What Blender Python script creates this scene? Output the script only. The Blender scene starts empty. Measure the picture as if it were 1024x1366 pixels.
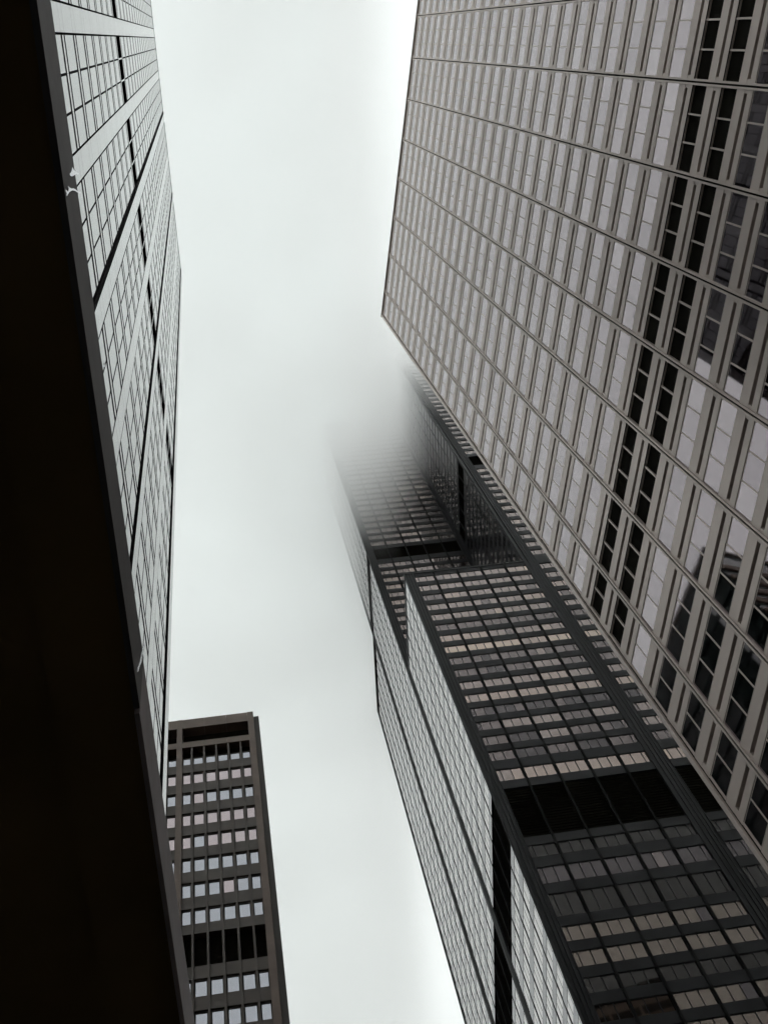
import bpy, math, random
from mathutils import Vector, Matrix
random.seed(7)
scene = bpy.context.scene
col = scene.collection

# ------------------------------------------------------------------ camera
CZ = 1.7
FPX = 1581.5                      # focal length in photo pixels (photo 1024 x 1366)
RIGHT = Vector((0.9874, 0.0481, -0.1505)).normalized()
FWD = Vector((0.1216, 0.3768, 0.9183)).normalized()
DOWN = FWD.cross(RIGHT).normalized()
RIGHT = DOWN.cross(FWD).normalized()
cd = bpy.data.cameras.new('camera')
cam = bpy.data.objects.new('camera', cd); col.objects.link(cam)
cam.matrix_world = Matrix(((RIGHT.x, -DOWN.x, -FWD.x, 0), (RIGHT.y, -DOWN.y, -FWD.y, 0),
                           (RIGHT.z, -DOWN.z, -FWD.z, CZ), (0, 0, 0, 1)))
cd.sensor_fit = 'VERTICAL'; cd.sensor_height = 36.0; cd.sensor_width = 27.0
cd.lens = FPX / 1366 * 36.0
cd.clip_start = 0.05; cd.clip_end = 6000
scene.camera = cam

# ------------------------------------------------------------------ sky and sun
SUN_EL, SUN_AZ = math.radians(36), math.radians(-130)     # azimuth from +Y towards +X
w = bpy.data.worlds.new('World'); scene.world = w; w.use_nodes = True
nt = w.node_tree; nd = nt.nodes; ln = nt.links
bg = nd['Background']
sky = nd.new('ShaderNodeTexSky'); sky.sky_type = 'NISHITA'; sky.sun_disc = False
sky.sun_elevation = SUN_EL; sky.sun_rotation = SUN_AZ
sky.dust_density = 4.0; sky.air_density = 1.0
hs = nd.new('ShaderNodeHueSaturation'); hs.inputs['Saturation'].default_value = 0.12
ln.new(sky.outputs[0], hs.inputs['Color'])
mixs = nd.new('ShaderNodeMix'); mixs.data_type = 'RGBA'
mixs.inputs[0].default_value = 0.9                        # an even overcast layer over the sky
tcw = nd.new('ShaderNodeTexCoord'); spw = nd.new('ShaderNodeSeparateXYZ'); ln.new(tcw.outputs['Generated'], spw.inputs[0])
cr = nd.new('ShaderNodeValToRGB'); ln.new(spw.outputs[2], cr.inputs[0])
cr.color_ramp.interpolation = 'B_SPLINE'
for q, (p_, c_) in enumerate(((0.0, (0.66, 0.69, 0.72, 1)), (0.62, (0.71, 0.77, 0.785, 1)), (0.80, (0.90, 1.0, 0.968, 1)), (0.90, (0.89, 0.99, 0.96, 1)), (1.0, (0.76, 0.84, 0.83, 1)))):
    e_ = cr.color_ramp.elements[q] if q < 2 else cr.color_ramp.elements.new(p_)
    e_.position = p_; e_.color = c_
nzw = nd.new('ShaderNodeTexNoise'); nzw.inputs['Scale'].default_value = 2.2; nzw.inputs['Detail'].default_value = 4
ln.new(tcw.outputs['Generated'], nzw.inputs['Vector'])
mrw = nd.new('ShaderNodeMapRange'); mrw.inputs[1].default_value = 0.3; mrw.inputs[2].default_value = 0.7; mrw.inputs[3].default_value = 9.2; mrw.inputs[4].default_value = 10.1
ln.new(nzw.outputs['Fac'], mrw.inputs[0])
mlw = nd.new('ShaderNodeMix'); mlw.data_type = 'RGBA'; mlw.blend_type = 'MULTIPLY'; mlw.inputs[0].default_value = 1
ln.new(cr.outputs[0], mlw.inputs[6]); ln.new(mrw.outputs[0], mlw.inputs[7])
ln.new(hs.outputs[0], mixs.inputs[6]); ln.new(mlw.outputs[2], mixs.inputs[7])
ln.new(mixs.outputs[2], bg.inputs['Color'])
bg.inputs['Strength'].default_value = 0.15
sd = bpy.data.lights.new('sun', 'SUN'); sd.energy = 1.5; sd.angle = math.radians(34); sd.color = (1.0, 0.97, 0.94)
sun = bpy.data.objects.new('sun', sd); col.objects.link(sun)
sv = Vector((math.sin(SUN_AZ) * math.cos(SUN_EL), math.cos(SUN_AZ) * math.cos(SUN_EL), math.sin(SUN_EL)))
sun.rotation_euler = sv.to_track_quat('Z', 'Y').to_euler(); sun.location = sv * 300

scene.view_settings.view_transform = 'Standard'
scene.view_settings.look = 'None'
scene.view_settings.exposure = -0.18
scene.view_settings.gamma = 1.0
scene.cycles.max_bounces = 26
scene.cycles.glossy_bounces = 5
scene.cycles.diffuse_bounces = 3
scene.cycles.volume_bounces = 24
scene.cycles.volume_step_rate = 1.0
scene.cycles.use_denoising = True

# ------------------------------------------------------------------ materials
def principled(name, base, rough=0.5, metal=0.0, ior=1.5, spec=None, vary=0.0, vscale=0.4, bump=0.0, bscale=0.2, rvary=0.0, tint=None):
    m = bpy.data.materials.new(name); m.use_nodes = True
    n = m.node_tree.nodes; l = m.node_tree.links; p = n['Principled BSDF']
    p.inputs['Base Color'].default_value = (*base, 1)
    p.inputs['Roughness'].default_value = rough
    p.inputs['Metallic'].default_value = metal
    p.inputs['IOR'].default_value = ior
    if spec is not None: p.inputs['Specular IOR Level'].default_value = spec
    g = n.new('ShaderNodeNewGeometry')
    if vary:
        t = n.new('ShaderNodeTexNoise'); t.inputs['Scale'].default_value = vscale; t.inputs['Detail'].default_value = 5
        l.new(g.outputs['Position'], t.inputs['Vector'])
        r = n.new('ShaderNodeMapRange'); r.inputs[1].default_value = 0.25; r.inputs[2].default_value = 0.75
        r.inputs[3].default_value = 1 - vary; r.inputs[4].default_value = 1 + vary
        l.new(t.outputs['Fac'], r.inputs[0])
        mx = n.new('ShaderNodeMix'); mx.data_type = 'RGBA'; mx.blend_type = 'MULTIPLY'; mx.inputs[0].default_value = 1
        mx.inputs[6].default_value = (*base, 1); l.new(r.outputs[0], mx.inputs[7])
        l.new(mx.outputs[2], p.inputs['Base Color'])
    if rvary:
        t = n.new('ShaderNodeTexNoise'); t.inputs['Scale'].default_value = 0.9; t.inputs['Detail'].default_value = 6
        l.new(g.outputs['Position'], t.inputs['Vector'])
        r = n.new('ShaderNodeMapRange'); r.inputs[3].default_value = max(0.0, rough - rvary); r.inputs[4].default_value = rough + rvary
        l.new(t.outputs['Fac'], r.inputs[0]); l.new(r.outputs[0], p.inputs['Roughness'])
    if bump:
        t = n.new('ShaderNodeTexNoise'); t.inputs['Scale'].default_value = bscale; t.inputs['Detail'].default_value = 2
        l.new(g.outputs['Position'], t.inputs['Vector'])
        b = n.new('ShaderNodeBump'); b.inputs['Strength'].default_value = 1.0; b.inputs['Distance'].default_value = bump
        l.new(t.outputs['Fac'], b.inputs['Height']); l.new(b.outputs['Normal'], p.inputs['Normal'])
    return m

M = {}
# aluminium tower (right)
M['alu'] = principled('brushed_aluminium', (0.535, 0.455, 0.415), 0.42, 0.30, vary=0.10, vscale=0.25, rvary=0.06)
M['alu_light'] = principled('polished_aluminium', (0.72, 0.64, 0.57), 0.35, 0.35, vary=0.05)
M['groove'] = principled('shadow_joint', (0.012, 0.010, 0.007), 0.9, spec=0.1)
M['glass_r2'] = principled('coated_glass_darker', (0.265, 0.232, 0.252), 0.03, 1.0, bump=0.0025, bscale=0.25)
M['glass_r3'] = principled('coated_glass_paler', (0.315, 0.278, 0.297), 0.03, 1.0, bump=0.0025, bscale=0.25)
M['glass_r'] = principled('coated_glass', (0.29, 0.253, 0.274), 0.03, 1.0, bump=0.0025, bscale=0.25)
M['louver'] = principled('black_louvre', (0.006, 0.005, 0.003), 0.9, spec=0.05)
# black skyscraper
M['black_alu'] = principled('black_aluminium', (0.0105, 0.0105, 0.0115), 0.46, 0.0, ior=1.5, spec=0.09, vary=0.25, vscale=0.3, rvary=0.05)
M['black_mech'] = principled('black_louvre_band', (0.004, 0.0034, 0.002), 0.95, spec=0.04)
tones = {'dark': (0.055, 0.047, 0.049), 'dim': (0.105, 0.087, 0.086), 'mid': (0.19, 0.157, 0.148),
         'warm': (0.245, 0.197, 0.177), 'bright': (0.32, 0.258, 0.22), 'deep': (0.02, 0.018, 0.017), 'low': (0.098, 0.08, 0.069)}
for k, c in tones.items():
    M['bronze_' + k] = principled('bronze_glass_' + k, c, 0.03, 0.88, ior=1.6, bump=0.003, bscale=0.25)
M['bronze_side'] = principled('bronze_glass', (0.46, 0.43, 0.425), 0.05, 1.0, bump=0.002, bscale=0.25)  # brighter glass copy for left faces, grazing sky sheen put into the colour
M['bronze_notch'] = principled('bronze_glass_notch', (0.012, 0.011, 0.013), 0.06, 0.0, ior=1.36, bump=0.002, bscale=0.25)  # darker glass copy for the notch face, dim reflection put into the colour
M['black_mullion'] = principled('black_mullion', (0.006, 0.006, 0.006), 0.7, spec=0.04)
M['black_gloss'] = principled('black_gloss_panel', (0.10, 0.095, 0.105), 0.14, 1.0, vary=0.2)  # paler cladding copy for left faces, grazing sheen put into the colour
# granite tower (left)
M['granite'] = principled('polished_granite', (0.042, 0.040, 0.042), 0.05, 1.0, vary=0.15, vscale=2.0, rvary=0.03)
M['glass_l'] = principled('dark_glass', (0.028, 0.026, 0.030), 0.015, 1.0)
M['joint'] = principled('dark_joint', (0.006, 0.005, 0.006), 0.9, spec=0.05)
# brown tower
M['bronze'] = principled('brown_metal', (0.09, 0.061, 0.046), 0.5, 0.2, vary=0.18, vscale=0.5, rvary=0.08)
M['bronze_dk'] = principled('dark_brown_metal', (0.028, 0.021, 0.016), 0.6, 0.1, vary=0.15)
M['bronze_sp'] = principled('brown_spandrel', (0.042, 0.029, 0.021), 0.5, 0.1, vary=0.2, vscale=0.5)
M['glass_pink'] = principled('pink_mirror_glass', (0.43, 0.37, 0.385), 0.03, 1.0, bump=0.003, bscale=0.4)
M['glass_blue'] = principled('grey_mirror_glass', (0.375, 0.38, 0.42), 0.03, 1.0, bump=0.003, bscale=0.4)
# canopy
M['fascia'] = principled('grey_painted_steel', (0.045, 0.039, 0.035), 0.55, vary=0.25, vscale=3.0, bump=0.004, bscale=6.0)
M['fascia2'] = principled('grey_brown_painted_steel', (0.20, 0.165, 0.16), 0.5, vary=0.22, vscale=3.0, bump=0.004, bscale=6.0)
M['soffit'] = principled('black_soffit', (0.105, 0.068, 0.026), 0.85, spec=0.1, vary=0.2, vscale=1.0)
M['scrap'] = principled('bright_metal', (0.88, 0.88, 0.92), 0.22, 1.0)
# ground
M['asphalt'] = principled('asphalt', (0.05, 0.05, 0.05), 0.85, vary=0.25, vscale=2.0)
M['concrete'] = principled('concrete', (0.28, 0.27, 0.25), 0.8, vary=0.2, vscale=1.0)
M['ground'] = principled('pale_paving', (0.42, 0.41, 0.39), 0.85, vary=0.15, vscale=0.05)
M['paint'] = principled('road_paint', (0.75, 0.74, 0.70), 0.7, vary=0.15, vscale=4.0)
M['roof'] = principled('roof_membrane', (0.08, 0.08, 0.08), 0.9, vary=0.2)
# other towers
M['green_glass'] = principled('green_glass', (0.020, 0.030, 0.027), 0.04, 0.0, ior=1.6, bump=0.01, bscale=0.4)
M['pale_panel'] = principled('pale_panel', (0.55, 0.58, 0.56), 0.6)
M['brick_brown'] = principled('brown_stone', (0.11, 0.075, 0.05), 0.75, vary=0.25, vscale=0.8)

# ------------------------------------------------------------------ mesh helpers
class Frame:
    """A facade plane: a runs along it, z up, d out of it."""
    def __init__(s, O, theta):
        s.O = Vector(O); s.t = theta
        s.u = Vector((math.cos(theta), math.sin(theta), 0)); s.n = Vector((math.sin(theta), -math.cos(theta), 0))
    def pt(s, a, z, d=0.0): return s.O + s.u * a + s.n * d + Vector((0, 0, z))

class MB:
    def __init__(s): s.v = []; s.f = []; s.m = []
    def hexa(s, P, mi=0):
        b = len(s.v); s.v += [tuple(p) for p in P]
        for q in ((0, 3, 2, 1), (4, 5, 6, 7), (0, 1, 5, 4), (1, 2, 6, 5), (2, 3, 7, 6), (3, 0, 4, 7)):
            s.f.append(tuple(b + i for i in q)); s.m.append(mi)
    def box(s, F, a0, a1, z0, z1, d0, d1, mi=0):
        if a0 > a1: a0, a1 = a1, a0
        s.hexa([F.pt(a0, z0, d1), F.pt(a1, z0, d1), F.pt(a1, z0, d0), F.pt(a0, z0, d0),
                F.pt(a0, z1, d1), F.pt(a1, z1, d1), F.pt(a1, z1, d0), F.pt(a0, z1, d0)], mi)
    def aabb(s, x0, x1, y0, y1, z0, z1, mi=0):
        s.box(Frame((0, 0, 0), 0), x0, x1, z0, z1, -y1, -y0, mi)
    def build(s, name, mats, parent=None, off=(0, 0, 0)):
        me = bpy.data.meshes.new(name)
        o3 = Vector(off)
        me.from_pydata([tuple(Vector(v) - o3) for v in s.v], [], s.f)
        if not isinstance(mats, (list, tuple)): mats = [mats]
        for m in mats: me.materials.append(m)
        me.polygons.foreach_set('material_index', s.m); me.update()
        o = bpy.data.objects.new(name, me); col.objects.link(o)
        if parent: o.parent = parent
        return o

def thing(name, label, cat, loc, group=None):
    o = bpy.data.objects.new(name, None); col.objects.link(o); o.location = loc
    o.empty_display_size = 2
    o['label'] = label; o['category'] = cat
    if group: o['group'] = group
    return o

def kind(o, k): o['kind'] = k; return o

def photo_px(P):
    v = Vector(P) - Vector((0, 0, CZ))
    zc = v.dot(FWD)
    if zc <= 0.1: return None
    return 512 + FPX * v.dot(RIGHT) / zc, 683 + FPX * v.dot(DOWN) / zc

def right_edge(y): return 510.2 + (y - 419.3) * 0.691 if y > 419 else 510.2 + (419.3 - y) * 0.1157
def canopy_edge(y): return 68 + 0.143 * y

class Windows:
    """Collects the windows of one building; the 100 that show largest in the photo become parts
    (glass with its frame as a sub-part), the rest one part."""
    def __init__(s, root, vis): s.root = root; s.vis = vis; s.items = []; s.cache = {}
    def add(s, F, a0, a1, z0, z1, d, mats, splits, bar, proud, fmat):
        s.items.append((F, a0, a1, z0, z1, d, tuple(mats), tuple(splits), bar, proud, fmat))
    def shapes(s, F, it, glass, frame, gi, fi):
        _, a0, a1, z0, z1, d, mats, splits, bar, proud, fmat = it
        aa = [a0] + [a0 + (a1 - a0) * q for q in splits] + [a1]
        for i in range(len(aa) - 1):
            l = aa[i] + (bar / 2 if i else 0.004); r = aa[i + 1] - (bar / 2 if i < len(aa) - 2 else 0.004)
            glass.box(F, l, r, z0 + 0.004, z1 - 0.004, d - 0.06, d, gi(mats[i % len(mats)]))
        for x in aa[1:-1]:
            frame.box(F, x - bar / 2, x + bar / 2, z0, z1, d - 0.06, d + proud, fi(fmat))
        e = bar * 0.6
        if not splits:
            for x in (a0, a1 - e): frame.box(F, x, x + e, z0 + 0.003, z1 - 0.003, d + 0.003, d + proud * 0.79, fi(fmat))
        frame.box(F, a0, a1, z1 - e, z1 - 0.002, d + 0.002, d + proud * 0.8, fi(fmat))
        frame.box(F, a0, a1, z0 + 0.002, z0 + e, d + 0.002, d + proud * 0.8, fi(fmat))
    def build(s):
        sc = []
        for it in s.items:
            F, a0, a1, z0, z1, d = it[:6]
            c = [photo_px(F.pt(a, z, d)) for a, z in ((a0, z0), (a1, z0), (a1, z1), (a0, z1))]
            A = 0
            if None not in c:
                mx = sum(p[0] for p in c) / 4; my = sum(p[1] for p in c) / 4
                if -5 < mx < 1029 and -5 < my < 1371 and s.vis(mx, my):
                    A = abs(sum(c[i][0] * c[(i + 1) % 4][1] - c[(i + 1) % 4][0] * c[i][1] for i in range(4))) / 2
            sc.append(A)
        order = sorted(range(len(sc)), key=lambda i: -sc[i])
        top = set(i for i in order[:100] if sc[i] > 0)
        allm = [];
        def gi(m):
            if m not in allm: allm.append(m)
            return allm.index(m)
        rest = MB()
        for i, it in enumerate(s.items):
            if i not in top: s.shapes(it[0], it, rest, rest, gi, gi)
        if rest.v:
            o = rest.build('window', [M[m] for m in allm], s.root, s.root.location); o['kind'] = 'stuff'
        for i in order[:100]:
            if i not in top: continue
            it = s.items[i]
            F, a0, a1, z0, z1, d, mats, splits, bar, proud, fmat = it
            key = (round(a1 - a0, 3), round(z1 - z0, 3), mats, splits, bar, proud, fmat)
            L = Frame((0, 0, 0), 0)
            if key not in s.cache:
                g = MB(); fr = MB(); gm = []
                def gl(m):
                    if m not in gm: gm.append(m)
                    return gm.index(m)
                s.shapes(L, (L, 0, a1 - a0, 0, z1 - z0, 0) + it[6:], g, fr, gl, lambda m: 0)
                go = g.build('window', [M[m] for m in gm]); fo = fr.build('frame', M[fmat], go)
                s.cache[key] = (go, fo); fresh = True
            else: fresh = False
            go, fo = s.cache[key]
            if not fresh:
                g2 = go.copy(); col.objects.link(g2); f2 = fo.copy(); col.objects.link(f2); f2.parent = g2
                go = g2
            go.parent = s.root
            go.location = F.pt(a0, z0, d) - s.root.location
            go.rotation_euler = (0, 0, F.t)

class Pieces:
    """Repeated parts of one building: the 100 that show largest are parts, the rest one part."""
    def __init__(s, root, name, mats, vis): s.root = root; s.name = name; s.mats = mats; s.vis = vis; s.items = []
    def add(s, mb, F, a0, a1, z0, z1, d=0):
        A = 0
        n = 8
        pts = [photo_px(F.pt(a0 + (a1 - a0) * (i + 0.5) / n, (z0 + z1) / 2, d)) for i in range(n)]
        A = sum(1 for p in pts if p and 0 < p[0] < 1024 and 0 < p[1] < 1366 and s.vis(*p)) / n
        if A:
            c = [photo_px(F.pt(a, z, d)) for a, z in ((a0, z0), (a1, z0), (a1, z1), (a0, z1))]
            A = A * abs(sum(c[i][0] * c[(i + 1) % 4][1] - c[(i + 1) % 4][0] * c[i][1] for i in range(4))) if None not in c else 0
        s.items.append((A, mb))
    def build(s):
        s.items.sort(key=lambda t: -t[0]); rest = MB()
        for k, (A, mb) in enumerate(s.items):
            if k < 100 and A > 0: part(mb, s.name, s.mats, s.root)
            else:
                b = len(rest.v); rest.v += mb.v; rest.f += [tuple(i + b for i in f) for f in mb.f]; rest.m += mb.m
        if rest.f: part(rest, s.name, s.mats, s.root)['kind'] = 'stuff'

def part(mb, name, mats, root): return mb.build(name, mats, root, root.location)

# ------------------------------------------------------------------ ground
g = MB(); g.aabb(-2500, 2500, -2500, 2500, -1.0, -0.16)
kind(g.build('ground', M['ground']), 'structure')
g = MB(); g.aabb(-400, 400, 30, 62, -0.3, -0.14)
kind(g.build('cross_road', M['asphalt']), 'structure')
g = MB(); g.aabb(2.2, 20.5, -300, 29.9, -0.3, -0.14)
kind(g.build('road', M['asphalt']), 'structure')
g = MB(); g.aabb(-3.6, 2.0, -300, 29.6, -0.3, 0.0)
kind(g.build('pavement', M['concrete']), 'structure')
g = MB(); g.aabb(2.002, 2.198, -300, 29.6, -0.3, 0.01)
kind(g.build('kerb', M['concrete']), 'structure')
g = MB()
for k in range(30): g.aabb(11.2, 11.35, -120 + k * 5, -118 + k * 5, -0.139, -0.134)
kind(g.build('road_markings', M['paint']), 'structure')

# ------------------------------------------------------------------ aluminium tower on the right
W = 25.5
RV = Vector((-0.1655, 0.9862, 0)).normalized(); RN = Vector((RV.y, -RV.x, 0))
thR = math.atan2(-RN.x, RN.y)           # outward normal is -RN
FR = Frame(RN * W, thR)                 # a = -s * W
def build_aluminium_tower():
    root = thing('aluminium_tower', 'pale aluminium office tower with rows of glossy grey windows, filling the upper right', 'skyscraper', (RN * W + RV * 1.155 * W))
    P = 0.1405 * W; z0g = CZ + 2.306 * W
    k_lo, k_hi = -16, 24
    S0, S1 = -1.30, 1.140
    aL, aR = -S1 * W, -S0 * W            # corner side is aL
    piers = [-(-0.038 + 0.1779 * i) * W for i in range(-7, 7)]
    ZT = z0g + k_hi * P + 0.012 * W
    edges = sorted([aL] + piers + [aR])
    core = MB(); core.box(FR, aL - 0.2, aR, 0, ZT - 0.6, -42, -0.75)
    part(core, 'core', M['groove'], root)
    rf = MB(); rf.box(FR, aL - 0.3, aR, ZT - 0.6, ZT - 0.3, -42, -0.1); part(rf, 'roof', M['roof'], root)
    win = Windows(root, lambda x, y: x > right_edge(y) - 2)
    for k in range(k_lo, k_hi + 1):
        zg = z0g + k * P
        sp = MB()
        lo, hi = zg - 0.028 * W, zg + 0.040 * W
        gh = 0.0068 * W
        top = k == k_hi
        if top: hi = ZT - 0.02
        # spandrel: two sheets with a slot between, bridged at each pier
        sp.box(FR, aL, aR, lo, zg - gh, -0.55, 0.0, 0)
        if not top: sp.box(FR, aL, aR, zg + gh, hi, -0.55, 0.0, 0)
        sp.box(FR, aL, aR, zg - gh, zg + gh, -0.55, -0.34, 1)
        for e in edges:
            ww = 0.0125 * W
            sp.box(FR, max(aL, e - ww), min(aR, e + ww), zg - gh + 0.001, zg + gh - 0.001, -0.34, -0.012, 0)
        # thin drip edges over and under the glass
        sp.box(FR, aL, aR, lo - 0.035, lo - 0.002, -0.16, -0.02, 1)
        if not top: sp.box(FR, aL, aR, hi + 0.002, hi + 0.035, -0.16, -0.012, 1)
        part(sp, 'spandrel', [M['alu'], M['groove']], root)
        if k < k_hi:
            wz0, wz1 = hi + 0.037, zg + P - 0.028 * W - 0.037
            lv = k in (-1, 0)
            for i in range(len(edges) - 1):
                a0, a1 = edges[i] + 0.006 * W, edges[i + 1] - 0.006 * W
                if a1 - a0 < 0.5: continue
                n = 3 if a1 - a0 > 0.13 * W else 2
                spl = [(j + 1) / n for j in range(n - 1)]
                mats = ['louver'] if lv else [random.choice(('glass_r', 'glass_r', 'glass_r', 'glass_r2', 'glass_r3')) for _ in range(n)]
                win.add(FR, a0, a1, wz0, wz1, -0.03 if not lv else -0.14, mats, spl, 0.09, 0.012 if not lv else 0.10, 'alu')
    for i, e in enumerate(piers):
        p = MB()
        for s_ in (-1, 1):
            p.box(FR, e + s_ * 0.0019 * W, e + s_ * 0.0060 * W, 0, ZT + 0.002, -0.5, 0.07, 0)
        p.box(FR, e - 0.0018 * W, e + 0.0018 * W, 0, ZT - 0.1, -0.45, 0.02, 1)
        part(p, 'pier', [M['alu'], M['groove']], root)
    c = MB()
    c.box(FR, aL - 0.014 * W, aL - 0.0035 * W, 0, ZT + 0.01, -0.6, 0.10, 0)
    c.box(FR, aL - 0.0034 * W, aL + 0.0005 * W, 0, ZT - 0.05, -0.6, -0.02, 1)
    c.box(FR, aL + 0.0006 * W, aL + 0.0064 * W, 0, ZT - 0.06, -0.6, -0.014, 0)
    a = aL - 0.014 * W                    # bright chamfered nosing on the outer edge
    c.hexa([FR.pt(a - 0.18, 0, -0.15), FR.pt(a - 0.002, 0, 0.10), FR.pt(a - 0.002, 0, -0.6), FR.pt(a - 0.18, 0, -0.6),
            FR.pt(a - 0.18, ZT, -0.15), FR.pt(a - 0.002, ZT, 0.10), FR.pt(a - 0.002, ZT, -0.6), FR.pt(a - 0.18, ZT, -0.6)], 2)
    part(c, 'corner_post', [M['alu'], M['groove'], M['alu_light']], root)
    cp = MB(); cp.box(FR, aL - 0.018 * W, aR, ZT + 0.02, ZT + 0.25, -1.0, 0.16)
    part(cp, 'coping', M['alu'], root)
    # the end wall that faces the black tower
    FE = Frame(FR.pt(aL - 0.21, 0, -0.62), thR - math.pi / 2)
    ew = MB()
    for k in range(k_lo, k_hi + 1):
        zg = z0g + k * P
        ew.box(FE, -41, 0, zg - 0.028 * W, min(zg + 0.04 * W, ZT), -0.2, 0.1, 0)
    for j in range(9): ew.box(FE, -41 + j * 5.12, -40.6 + j * 5.12, 0, ZT - 0.01, -0.2, 0.16, 0)
    ew.box(FE, -41, -0.01, 0, ZT - 0.7, -0.3, -0.1, 1)
    part(ew, 'end_wall', [M['alu'], M['glass_r']], root)
    win.build()
build_aluminium_tower()

# ------------------------------------------------------------------ black skyscraper fading into the cloud
D = 93.5
def build_black_tower():
    X0 = 0.3125 * D; Y0 = D
    root = thing('black_skyscraper', 'black stepped skyscraper of bundled square towers, its top lost in low cloud', 'skyscraper', (X0, Y0, 0))
    T = 0.251 * D; TY = 0.225 * D
    H50, H66, H90, H110 = CZ + 2.10 * D, CZ + 2.695 * D, CZ + 3.81 * D, CZ + 4.05 * D
    win = Windows(root, lambda x, y: x < right_edge(y) + 3)
    # the tubes' own bodies
    hs_ = {(0, 0): H50, (1, 0): H110, (2, 0): H66, (0, 1): H90, (1, 1): H110, (2, 1): H90, (0, 2): H66, (1, 2): H90, (2, 2): H50}
    for (i, j), h in hs_.items():
        b = MB(); e = 0.45
        b.aabb(X0 + i * T + (e if i == 0 or (i, j) == (1, 0) else 0.01), X0 + (i + 1) * T - 0.01, Y0 + j * TY + e, Y0 + (j + 1) * TY - (0.0 if j < 2 else 0.0) + (e - 0.01 if j < 2 else 0), 0, h - 0.3)
        part(b, 'tube', M['black_alu'], root)
    vis = lambda x, y: x < right_edge(y) + 3
    spans = Pieces(root, 'spandrel', M['black_alu'], vis); spans_side = Pieces(root, 'spandrel', M['black_gloss'], vis)
    spans_side.items = []
    def face(F, width, zlo, zhi, rows, bands, tone, ribs=True, proud=0.12, side=False, notch=False):
        k = width / (0.251 * D)
        rel = [0.0179, 0.0566, 0.1045, 0.1525, 0.2005, 0.2420]
        xs = [r * D * k for r in rel]
        hm = 0.0017 * D
        # columns at both ends
        for (c0, c1) in ((0.0, xs[0] - 0.05), (xs[5] + 0.05, width - 0.004)):
            c = MB(); c.box(F, c0, c1, zlo, zhi, -0.5, 0.0)
            n = max(1, int((c1 - c0) / 0.42))
            if ribs:
                for q in range(n + 1):
                    x = c0 + 0.05 + (c1 - c0 - 0.1) * q / n
                    c.box(F, x - 0.045, x + 0.045, zlo + 0.01, zhi - 0.01, 0.001, proud)
            part(c, 'column', M['black_alu'], root)
        if side: hm *= 0.6
        for x in xs[1:5]:
            mu = MB(); mu.box(F, x - hm, x + hm, zlo + 0.02, zhi - 0.02, -0.4, 0.03 if side else proud * 0.7)
            part(mu, 'mullion', M['black_mullion'], root)
        # rows of windows with spandrels between
        ed = [xs[0] - 0.05] + xs[1:5] + [xs[5] + 0.05]
        z = zhi - 0.01
        group = spans if notch else spans_side if side else spans
        def span(lo, hi):
            if hi - lo < 0.02: return
            sp = MB(); sp.box(F, xs[0] - 0.05, xs[5] + 0.05, lo, hi, -0.43, -0.004 if side else -0.03)
            group.add(sp, F, xs[0], xs[5], lo, hi)
        blocks = sorted([(a, b, 'w', t) for (a, b, t) in rows if a >= zlo and b <= zhi] + [(a, b, 'b', None) for (a, b) in bands if a >= zlo and b <= zhi], key=lambda q: -q[1])
        for (a, b, kd, t) in blocks:
            span(b, z)
            if kd == 'w':
                for i in range(5):
                    a0 = xs[i] + (hm if i else 0.0); a1 = xs[i + 1] - (hm if i < 4 else 0.0)
                    wd = a1 - a0
                    if i == 0: spl = [0.165, 0.58]
                    elif i == 4: spl = [0.42, 0.835]
                    else: spl = [1 / 3, 2 / 3]
                    win.add(F, a0, a1, a, b, -0.03 if side else -0.16, tone(t, i), spl, 0.08 if side else 0.11, 0.012 if side else 0.04, 'black_alu')
            else:
                m = MB()
                m.box(F, xs[0] - 0.05, xs[5] + 0.05, a + 0.002, b - 0.002, -0.44, -0.3)
                zz = a + 0.25
                while zz < b - 0.2:
                    for i in range(5):
                        m.box(F, ed[i] + hm, ed[i + 1] - hm, zz, zz + 0.1, -0.3, -0.2); 
                    zz += 0.55
                part(m, 'louvre_band', M['black_mech'], root)
            z = a
        span(zlo, z)
    U = lambda v: CZ + v * D
    toneseq = ['mid', 'mid', 'mid', 'mid', 'mid', 'dim', 'mid', 'bright', 'dim', 'dim', 'mid', 'warm', 'dark', 'mid', 'dim', 'dim', 'warm']
    rows = []
    for k in range(17):
        t = 2.0874 - 0.0416 * k + (-0.006 if k == 16 else 0)
        rows.append((U(t - 0.0247 - (0.004 if k == 16 else 0)), U(t), toneseq[k]))
    for (a, b, t) in ((1.2159, 1.2400, 'deep'), (1.1635, 1.1953, 'dark'), (1.103, 1.1439, 'deep'), (1.0604, 1.0859, 'low'), (1.0185, 1.0434, 'low'), (0.9781, 1.0016, 'deep'), (0.9356, 0.9606, 'low')):  # lower rows: dark reflections put into the glass tone
        rows.append((U(a), U(b), t))
    t = 0.9606 - 0.0417
    while t > 0.12:
        rows.append((U(t - 0.025), U(t), random.choice(['deep', 'low', 'low']))); t -= 0.0417
    up = []
    for k in range(13): up.append((U(2.6543 - 0.0416 * k - 0.0247), U(2.6543 - 0.0416 * k), 'mid'))
    hi = []
    t = 2.790
    while t < 3.77:
        hi.append((U(t - 0.0247), U(t), 'mid'))
        t += 0.0416
    low_band = (U(1.2574), U(1.3680)); m66 = (U(2.679), U(2.744))
    order = ['deep', 'dark', 'dim', 'mid', 'warm', 'bright']
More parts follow.
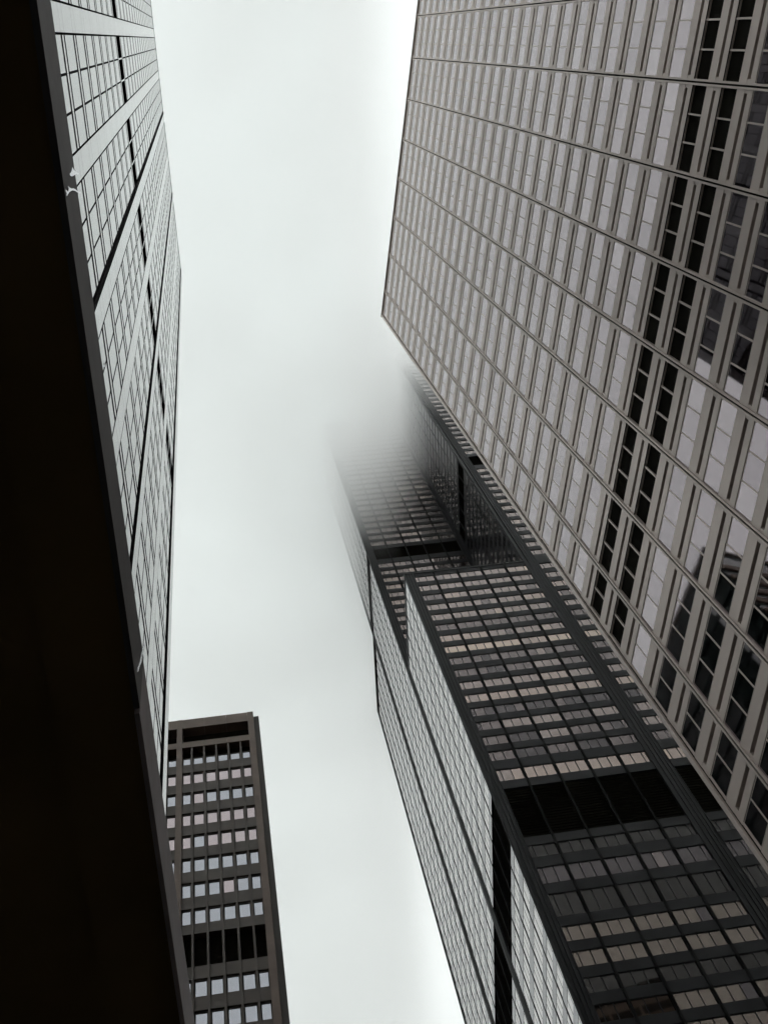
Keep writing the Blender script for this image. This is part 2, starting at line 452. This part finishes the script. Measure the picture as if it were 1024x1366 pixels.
    def tone_front(t, i):
        if t in ('low', 'deep'):
            o = 'dark' if t == 'low' else 'deep'
            return [('bronze_' + t) if random.random() < 0.94 else 'bronze_' + o for _ in range(3)]
        q = order.index(t) + random.choice((-1, 0, 0, 0, 0, 0, 1)) * (1 if t not in ('dark', 'deep') else 0)
        t = order[max(0, min(5, q))]
        if random.random() < 0.22:
            q = order.index(t); t2 = order[max(1, min(5, q + random.choice((-1, 1))))]
            r = ['bronze_' + t] * 3; r[random.randrange(3)] = 'bronze_' + t2; return r
        return ['bronze_' + t]
    tone_side = lambda t, i: ['bronze_side']
    # front faces
    face(Frame((X0, Y0, 0), 0), T, 0, H50, rows, [low_band], tone_front)
    face(Frame((X0 + T, Y0, 0), 0), T, 0, H110, rows + up + hi, [low_band, m66], tone_front)
    face(Frame((X0, Y0 + TY, 0), 0), T - 0.7, H50 - 0.3, H90, up + hi, [m66], tone_front)
    # left-hand faces
    fl = lambda j: Frame((X0, Y0 + (j + 1) * TY, 0), -math.pi / 2)
    face(fl(0), TY, 0, H50, rows, [low_band], tone_side, proud=0.05, side=True)
    face(fl(1), TY, 0, H90, rows + up + hi, [low_band, m66], tone_side, proud=0.05, side=True)
    face(fl(2), TY, 0, H66, rows + up, [low_band, (U(2.635), U(2.690))], tone_side, proud=0.05, side=True)
    face(Frame((X0 + T - 0.7, Y0 + TY - 0.01, 0), -math.pi / 2), TY, H50 - 0.3, H110, up + hi, [m66], lambda t, i: ['bronze_notch'], proud=0.05, side=True, notch=True)
    # roof edges
    for (x0, x1, y0, y1, h) in ((X0, X0 + T, Y0, Y0 + TY, H50), (X0, X0 + T, Y0 + TY, Y0 + 2 * TY, H90), (X0, X0 + T, Y0 + 2 * TY, Y0 + 3 * TY, H66)):
        pr = MB()
        pr.aabb(x0 - 0.1, x1 - 0.75, y0 - 0.1, y0 + 0.35, h + 0.002, h + 0.5)
        pr.aabb(x0 - 0.1, x0 + 0.35, y0 + 0.352, y1 - 0.05, h + 0.002, h + 0.5)
        part(pr, 'parapet', M['black_alu'], root)
    spans.build(); spans_side.build()
    win.build()
build_black_tower()

# ------------------------------------------------------------------ granite and glass tower on the left
UL = 3.30
def build_granite_tower():
    F = Frame((-UL, 0, 0), math.pi / 2)      # a = y
    y_end = 6.965 * UL
    root = thing('granite_tower', 'slender looking glass tower with pale polished piers, rising over the canopy edge at left', 'skyscraper', (-UL, y_end, 0))
    P = 1.062 * UL; ZT = CZ + 38.0 * UL
    pk = [(-3.62, 0.22, 0), (-2.48, .17, 0.07), (-1.35, .22, 0), (-0.21, 0.22, 0), (0.92, 0.215, 0), (2.135, 0.215, 0.07), (3.265, 0.25, 0), (4.475, 0.20, 0.05), (5.66, 0.25, 0), (6.83, 0.25, 0.06)]
    pk = [(c * UL, w_ * UL, pr) for c, w_, pr in pk]
    core = MB(); core.box(F, -14.3, y_end - 0.01, 0, ZT - 0.5, -30, -0.5); part(core, 'core', M['joint'], root)
    z_s0 = CZ + 11.45 * UL
    win = Windows(root, lambda x, y: x > canopy_edge(y) + 4)
    fl = []
    k = -10
    while z_s0 + k * P < ZT - 0.5:
        fl.append(z_s0 + k * P); k += 1
    mech = z_s0 + 6 * P
    for i, (c, w_, pr) in enumerate(pk):
        d1 = 0.012 * UL if pr else 0.005
        p = MB()
        zs = [0.0] + [v for z in fl for v in (z, z + 0.29 * UL)] + [ZT]
        zs = [z for z in zs if z >= 0]
        for a, b in zip(zs[:-1], zs[1:]):
            p.box(F, c - w_ / 2, c + w_ / 2, a + 0.012, b - 0.012, -0.3, d1, 0)
        p.box(F, c - w_ / 2 + 0.01, c + w_ / 2 - 0.01, 0, ZT - 0.02, -0.35, d1 - 0.02, 1)
        if pr:                              # black strip standing in for the shaded near side of these piers
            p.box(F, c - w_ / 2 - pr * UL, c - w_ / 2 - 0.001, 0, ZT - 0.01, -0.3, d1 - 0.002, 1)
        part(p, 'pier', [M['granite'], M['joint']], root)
    spans = Pieces(root, 'spandrel', [M['granite'], M['joint']], lambda x, y: x > canopy_edge(y) + 2)
    for i in range(len(pk) - 1):
        a0 = pk[i][0] + pk[i][1] / 2 + (0.06 if not pk[i][2] else 0.06 + 0.0125 * pk[i][0]); a1 = pk[i + 1][0] - pk[i + 1][1] / 2 - pk[i + 1][2] * UL - 0.06
        for z in fl:
            if z < 0: continue
            sp = MB()
            for j in range(3):
                b0 = a0 + (a1 - a0) * j / 3; b1 = a0 + (a1 - a0) * (j + 1) / 3
                sp.box(F, b0 + 0.005, b1 - 0.005, z + 0.085 * UL, z + 0.205 * UL, -0.3, 0.0, 0)
            sp.box(F, a0, a1, z - 0.02, z + 0.29 * UL, -0.32, -0.003, 1)
            spans.add(sp, F, a0, a1, z, z + 0.27 * UL)
        for z in fl:
            z0, z1 = z + 0.29 * UL, min(z + P - 0.05, ZT)
            if z0 < 0: continue
            lv = abs(z - mech) < 0.1
            win.add(F, a0, a1, z0, z1, -0.16 if lv else -0.002, ['louver'] if lv else ['glass_l'], [1 / 3, 2 / 3], 0.07, 0.16 if lv else 0.003, 'granite' if lv else 'joint')
    cp = MB(); cp.box(F, -14.3, y_end, ZT + 0.002, ZT + 0.3, -0.6, 0.02); part(cp, 'coping', M['granite'], root)
    spans.build()
    win.build()
build_granite_tower()

# ------------------------------------------------------------------ canopy overhead at the left
def build_canopy():
    h = CZ + 5.2; xe = -0.11 * 5.2
    root = thing('canopy', 'dark entrance canopy overhead at left with grey fascia and small bright metal scraps', 'canopy', (-UL + 0.2, 3, 0))
    s = MB(); s.aabb(-UL + 0.21, xe - 0.42, -12, 16, h + 0.05, h + 0.40); part(s, 'soffit', M['soffit'], root)
    b = MB(); b.aabb(xe - 0.418, xe - 0.031, -12, 16, h + 0.0, h + 0.42); part(b, 'border', M['soffit'], root)
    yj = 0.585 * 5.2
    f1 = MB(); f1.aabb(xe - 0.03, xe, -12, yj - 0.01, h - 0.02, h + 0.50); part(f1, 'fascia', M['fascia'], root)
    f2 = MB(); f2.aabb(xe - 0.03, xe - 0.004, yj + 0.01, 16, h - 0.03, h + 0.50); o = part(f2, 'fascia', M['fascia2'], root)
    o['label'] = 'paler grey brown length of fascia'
    # small ragged pieces of bright metal laid on the fascia
    def add_scrap(pts):
        # pts: photo pixels, cast on to the fascia face
        P = []
        for (px, py) in pts:
            v = RIGHT * (px - 512) + DOWN * (py - 683) + FWD * FPX
            t = xe / v.x; P.append(Vector((0, v.y * t, CZ + v.z * t)))
        m = MB(); n = len(P)
        m.v = [(xe + 0.004, p.y, p.z) for p in P] + [(xe + 0.0005, p.y, p.z) for p in P]
        m.f = [tuple(range(n)), tuple(range(2 * n - 1, n - 1, -1))] + [(i, i + n, (i + 1) % n + n, (i + 1) % n) for i in range(n)]
        m.m = [0] * len(m.f)
        part(m, 'bright_scrap', M['scrap'], root)
    add_scrap([(104.2, 233.5), (103.6, 230.5), (102, 230), (101, 227.5), (99.6, 229), (97.2, 225.6), (95.6, 223), (95, 227), (94, 230), (92.2, 231.5), (92.4, 234), (95, 235.5), (98, 234), (101, 232.6)])
    add_scrap([(106.5, 255.5), (106.8, 257.8), (104, 258), (101.5, 256.2), (98.8, 254.6), (95.4, 254), (92, 256), (90.2, 258.4), (88.6, 261), (87.6, 262), (88.2, 258.6), (87, 256), (86.6, 252.6), (88.4, 254.6), (90.4, 255.4), (90.8, 251.2), (89.6, 248), (92.6, 250.6), (94.6, 251.6), (97.2, 251.2), (100, 252.6), (102.4, 255)])
    add_scrap([(139.6, 486), (139.0, 489.5), (137.6, 490.4), (138.8, 487.4), (138.6, 484)])
    add_scrap([(192.6, 857), (193, 864), (190, 872), (188, 884), (186, 888), (183, 897), (183.4, 890), (186, 882), (188.4, 870)])
build_canopy()

# ------------------------------------------------------------------ brown tower ahead
DB = 78.0
def build_brown_tower():
    F = Frame((0, DB, 0), 0)
    root = thing('brown_tower', 'dark brown office tower with square mirrored windows, behind the left tower at the bottom', 'office tower', (0, DB, 0))
    U = lambda v: CZ + v * DB
    X = lambda v: v * DB
    ZT = U(1.657)
    core = MB(); core.box(F, X(-0.30), -0.02, 0, ZT - 0.8, -30, -1.6); part(core, 'core', M['bronze_dk'], root)
    rf = MB(); rf.box(F, X(-0.30), -0.3, ZT - 0.8, ZT - 0.6, -30, -0.7); part(rf, 'roof', M['roof'], root)
    # big piers
    pc = [-0.0129] + [-0.1242 - 0.1113 * i for i in range(2)]
    for i, c in enumerate(pc):
        p = MB()
        x0, x1 = (X(-0.0178), X(-0.0085)) if i == 0 else (X(c - 0.0042), X(c + 0.0042))
        zj = 0.0; zz = 0
        while zz < ZT:
            z1 = min(zz + 3.9, ZT); p.box(F, x0, x1, zz + (0.012 if zz else 0), z1, -1.5, 0.0, 0); zz = z1
        part(p, 'pier', [M['bronze']], root)
    cpst = MB(); cpst.box(F, X(-0.0084), -0.02, 0, ZT - 0.06, -2.5, -0.72); part(cpst, 'corner_pier', M['bronze_dk'], root)
    # crown beam, dark loggia, beam under it
    for k in range(3):
        xr = X(-0.0178) if k == 0 else X(pc[k] - 0.0042); xl = X(pc[k + 1] + 0.0042) if k < 2 else X(-0.30)
        if k < 2:
            top = MB(); bt = MB()
            n = 3 if k else 3
            for j in range(3):
                a = xl + (xr - xl) * j / 3; b = xl + (xr - xl) * (j + 1) / 3
                top.box(F, a + 0.01, b - 0.01, U(1.6315), ZT - 0.01, -1.5, -0.03)
                bt.box(F, a + 0.01, b - 0.01, U(1.5765), U(1.5915), -1.5, -0.06)
            part(top, 'crown_beam', M['bronze'], root); part(bt, 'beam', M['bronze'], root)
            bk = MB(); bk.box(F, xl, xr, U(1.5915), U(1.6315), -1.59, -1.3); part(bk, 'loggia', M['louver'], root)
    win = Windows(root, lambda x, y: x > canopy_edge(y) + 5)
    spans = Pieces(root, 'spandrel', [M['bronze_sp'], M['louver'], M['bronze_dk']], lambda x, y: x > canopy_edge(y) + 5)
    rows = [(1.536, 1.5575, 'blue')]
    for k in range(7):
        b = 1.5153 - 0.0500 * k; rows.append((b - 0.0285, b, ['pink', 'blue', 'pink', 'pink', 'blue', 'blue', 'blue'][k]))
    b = 1.0932
    while b > 0.1:
        rows.append((b - 0.0278, b, 'blue')); b -= 0.0489
    for k in range(2):
        xr = X(-0.0178) if k == 0 else X(pc[k] - 0.0042); xl = X(pc[k + 1] + 0.0042)
        ms = [xl + (0.0143 + 0.0184 * j) * DB for j in range(5)]
        for x in ms:
            m = MB(); m.box(F, x - 0.10, x + 0.10, 0, U(1.5765), -1.2, -0.12); part(m, 'mullion', M['bronze_sp'], root)
        ed = [xl] + ms + [xr]
        last = U(1.5765)
        def span(lo, hi, dd, mi):
            sp = MB(); sp.box(F, xl, xr, lo + 0.002, hi - 0.002, -1.4, dd, mi)
            spans.add(sp, F, xl, xr, lo, hi)
        for (a, b, t) in rows:
            za, zb = U(a), U(b)
            if b == 1.5575: span(zb, last, -1.0, 1)          # the top row sits under a deep dark head
            elif abs(last - U(1.5153 - 0.3 - 0.0285)) < 0.01:  # dark plant floor
                span(U(1.1691), last, -0.42, 0); span(U(1.1135), U(1.1691), -1.1, 1); span(zb, U(1.1135), -0.42, 0)
            else: span(zb, last, -0.42, 0)
            for i in range(6):
                l = ed[i] + (0.10 if i else 0); r = ed[i + 1] - (0.10 if i < 5 else 0)
                tt = t if random.random() > 0.06 else ('pink' if t == 'blue' else 'blue')
                win.add(F, l + 0.06, r - 0.06, za + 0.02, zb - 0.10, -0.62, ['glass_' + tt], [], 0.10, 0.10, 'bronze_dk')
            last = za
    spans.build()
    win.build()
build_brown_tower()

# ------------------------------------------------------------------ the tower that the lower right windows mirror
def build_green_tower():
    x1, y0, H = -38.0, 56.0, 155.0
    root = thing('green_tower', 'dark green tower with a pale strip, mirrored in the lowest windows of the aluminium tower', 'office tower', (x1, y0, 0))
    b = MB(); b.aabb(x1 - 30, x1 - 0.3, y0 + 0.3, y0 + 34, 0, H - 0.5); part(b, 'body', M['green_glass'], root)
    rf = MB(); rf.aabb(x1 - 30.2, x1 + 0.1, y0 - 0.1, y0 + 34.2, H - 0.499, H); part(rf, 'roof_edge', M['brick_brown'], root)
    FE = Frame((x1, y0, 0), math.pi / 2); FS = Frame((x1, y0, 0), 0)
    k = 0
    while k * 3.6 < H - 4:
        z = k * 3.6
        s_ = MB(); s_.box(FS, -30, 0, z, z + 1.5, -0.35, 0.0)
        part(s_, 'spandrel', M['brick_brown'], root)
        e_ = MB(); e_.box(FE, 0.001, 34, z, z + 0.7, -0.35, -0.02)
        part(e_, 'floor_band', M['green_glass'], root)
        p_ = MB(); p_.box(FE, 5.0, 6.6, z + 0.9, z + 3.2, -0.35, -0.1)
        part(p_, 'pale_panel', M['pale_panel'], root)
        k += 1
    for j in range(9):
        m = MB(); m.box(FE, 0.3 + j * 4.1, 0.7 + j * 4.1, 0, H - 1, -0.3, 0.15); part(m, 'fin', M['green_glass'], root)
build_green_tower()

# ------------------------------------------------------------------ low cloud round the tall tower's top
def build_cloud():
    m = bpy.data.materials.new('cloud_vapour'); m.use_nodes = True
    n = m.node_tree.nodes; l = m.node_tree.links
    n.remove(n['Principled BSDF'])
    pv = n.new('ShaderNodeVolumePrincipled')
    pv.inputs['Color'].default_value = (1, 1, 1, 1); pv.inputs['Anisotropy'].default_value = 0.85
    p2 = n.new('ShaderNodeVolumePrincipled'); p2.inputs['Color'].default_value = (1, 1, 1, 1); p2.inputs['Anisotropy'].default_value = 0.3
    ad = n.new('ShaderNodeAddShader'); l.new(pv.outputs[0], ad.inputs[0]); l.new(p2.outputs[0], ad.inputs[1])
    l.new(ad.outputs[0], n['Material Output'].inputs['Volume'])
    geo = n.new('ShaderNodeNewGeometry'); sep = n.new('ShaderNodeSeparateXYZ'); l.new(geo.outputs['Position'], sep.inputs[0])
    def math_(op, a, b=None, c=None, clamp=False):
        q = n.new('ShaderNodeMath'); q.operation = op; q.use_clamp = clamp
        for i, v in enumerate((a, b, c)):
            if v is None: continue
            if isinstance(v, (int, float)): q.inputs[i].default_value = v
            else: l.new(v, q.inputs[i])
        return q.outputs[0]
    def rng(v, a, b, c, d, smooth=True):
        q = n.new('ShaderNodeMapRange'); q.interpolation_type = 'SMOOTHSTEP' if smooth else 'LINEAR'
        l.new(v, q.inputs[0])
        for i, x in enumerate((a, b, c, d)): q.inputs[i + 1].default_value = x
        return q.outputs[0]
    nz = n.new('ShaderNodeTexNoise'); nz.inputs['Scale'].default_value = 0.03; nz.inputs['Detail'].default_value = 7; nz.inputs['Roughness'].default_value = 0.6
    l.new(geo.outputs['Position'], nz.inputs['Vector'])
    base = math_('ADD', rng(sep.outputs[0], 31, 53, 242, 288), math_('MULTIPLY', math_('SUBTRACT', nz.outputs[0], 0.5), 50))
    hgt = math_('SUBTRACT', sep.outputs[2], base)
    ramp = math_('POWER', rng(hgt, 0, 50, 0, 1, False), 2.0)
    topf = rng(hgt, 78, 106, 1, 0)
    dens = math_('MULTIPLY', ramp, math_('MULTIPLY', topf, 0.19))
    l.new(math_('MULTIPLY', dens, 0.72), pv.inputs['Density']); l.new(math_('MULTIPLY', dens, 0.28), p2.inputs['Density'])
    b = MB(); b.aabb(-700, 800, -600, 900, 216, 412)
    o = b.build('low_cloud', m); kind(o, 'stuff')
    o['label'] = 'pale low cloud swallowing the top of the black skyscraper'
build_cloud()
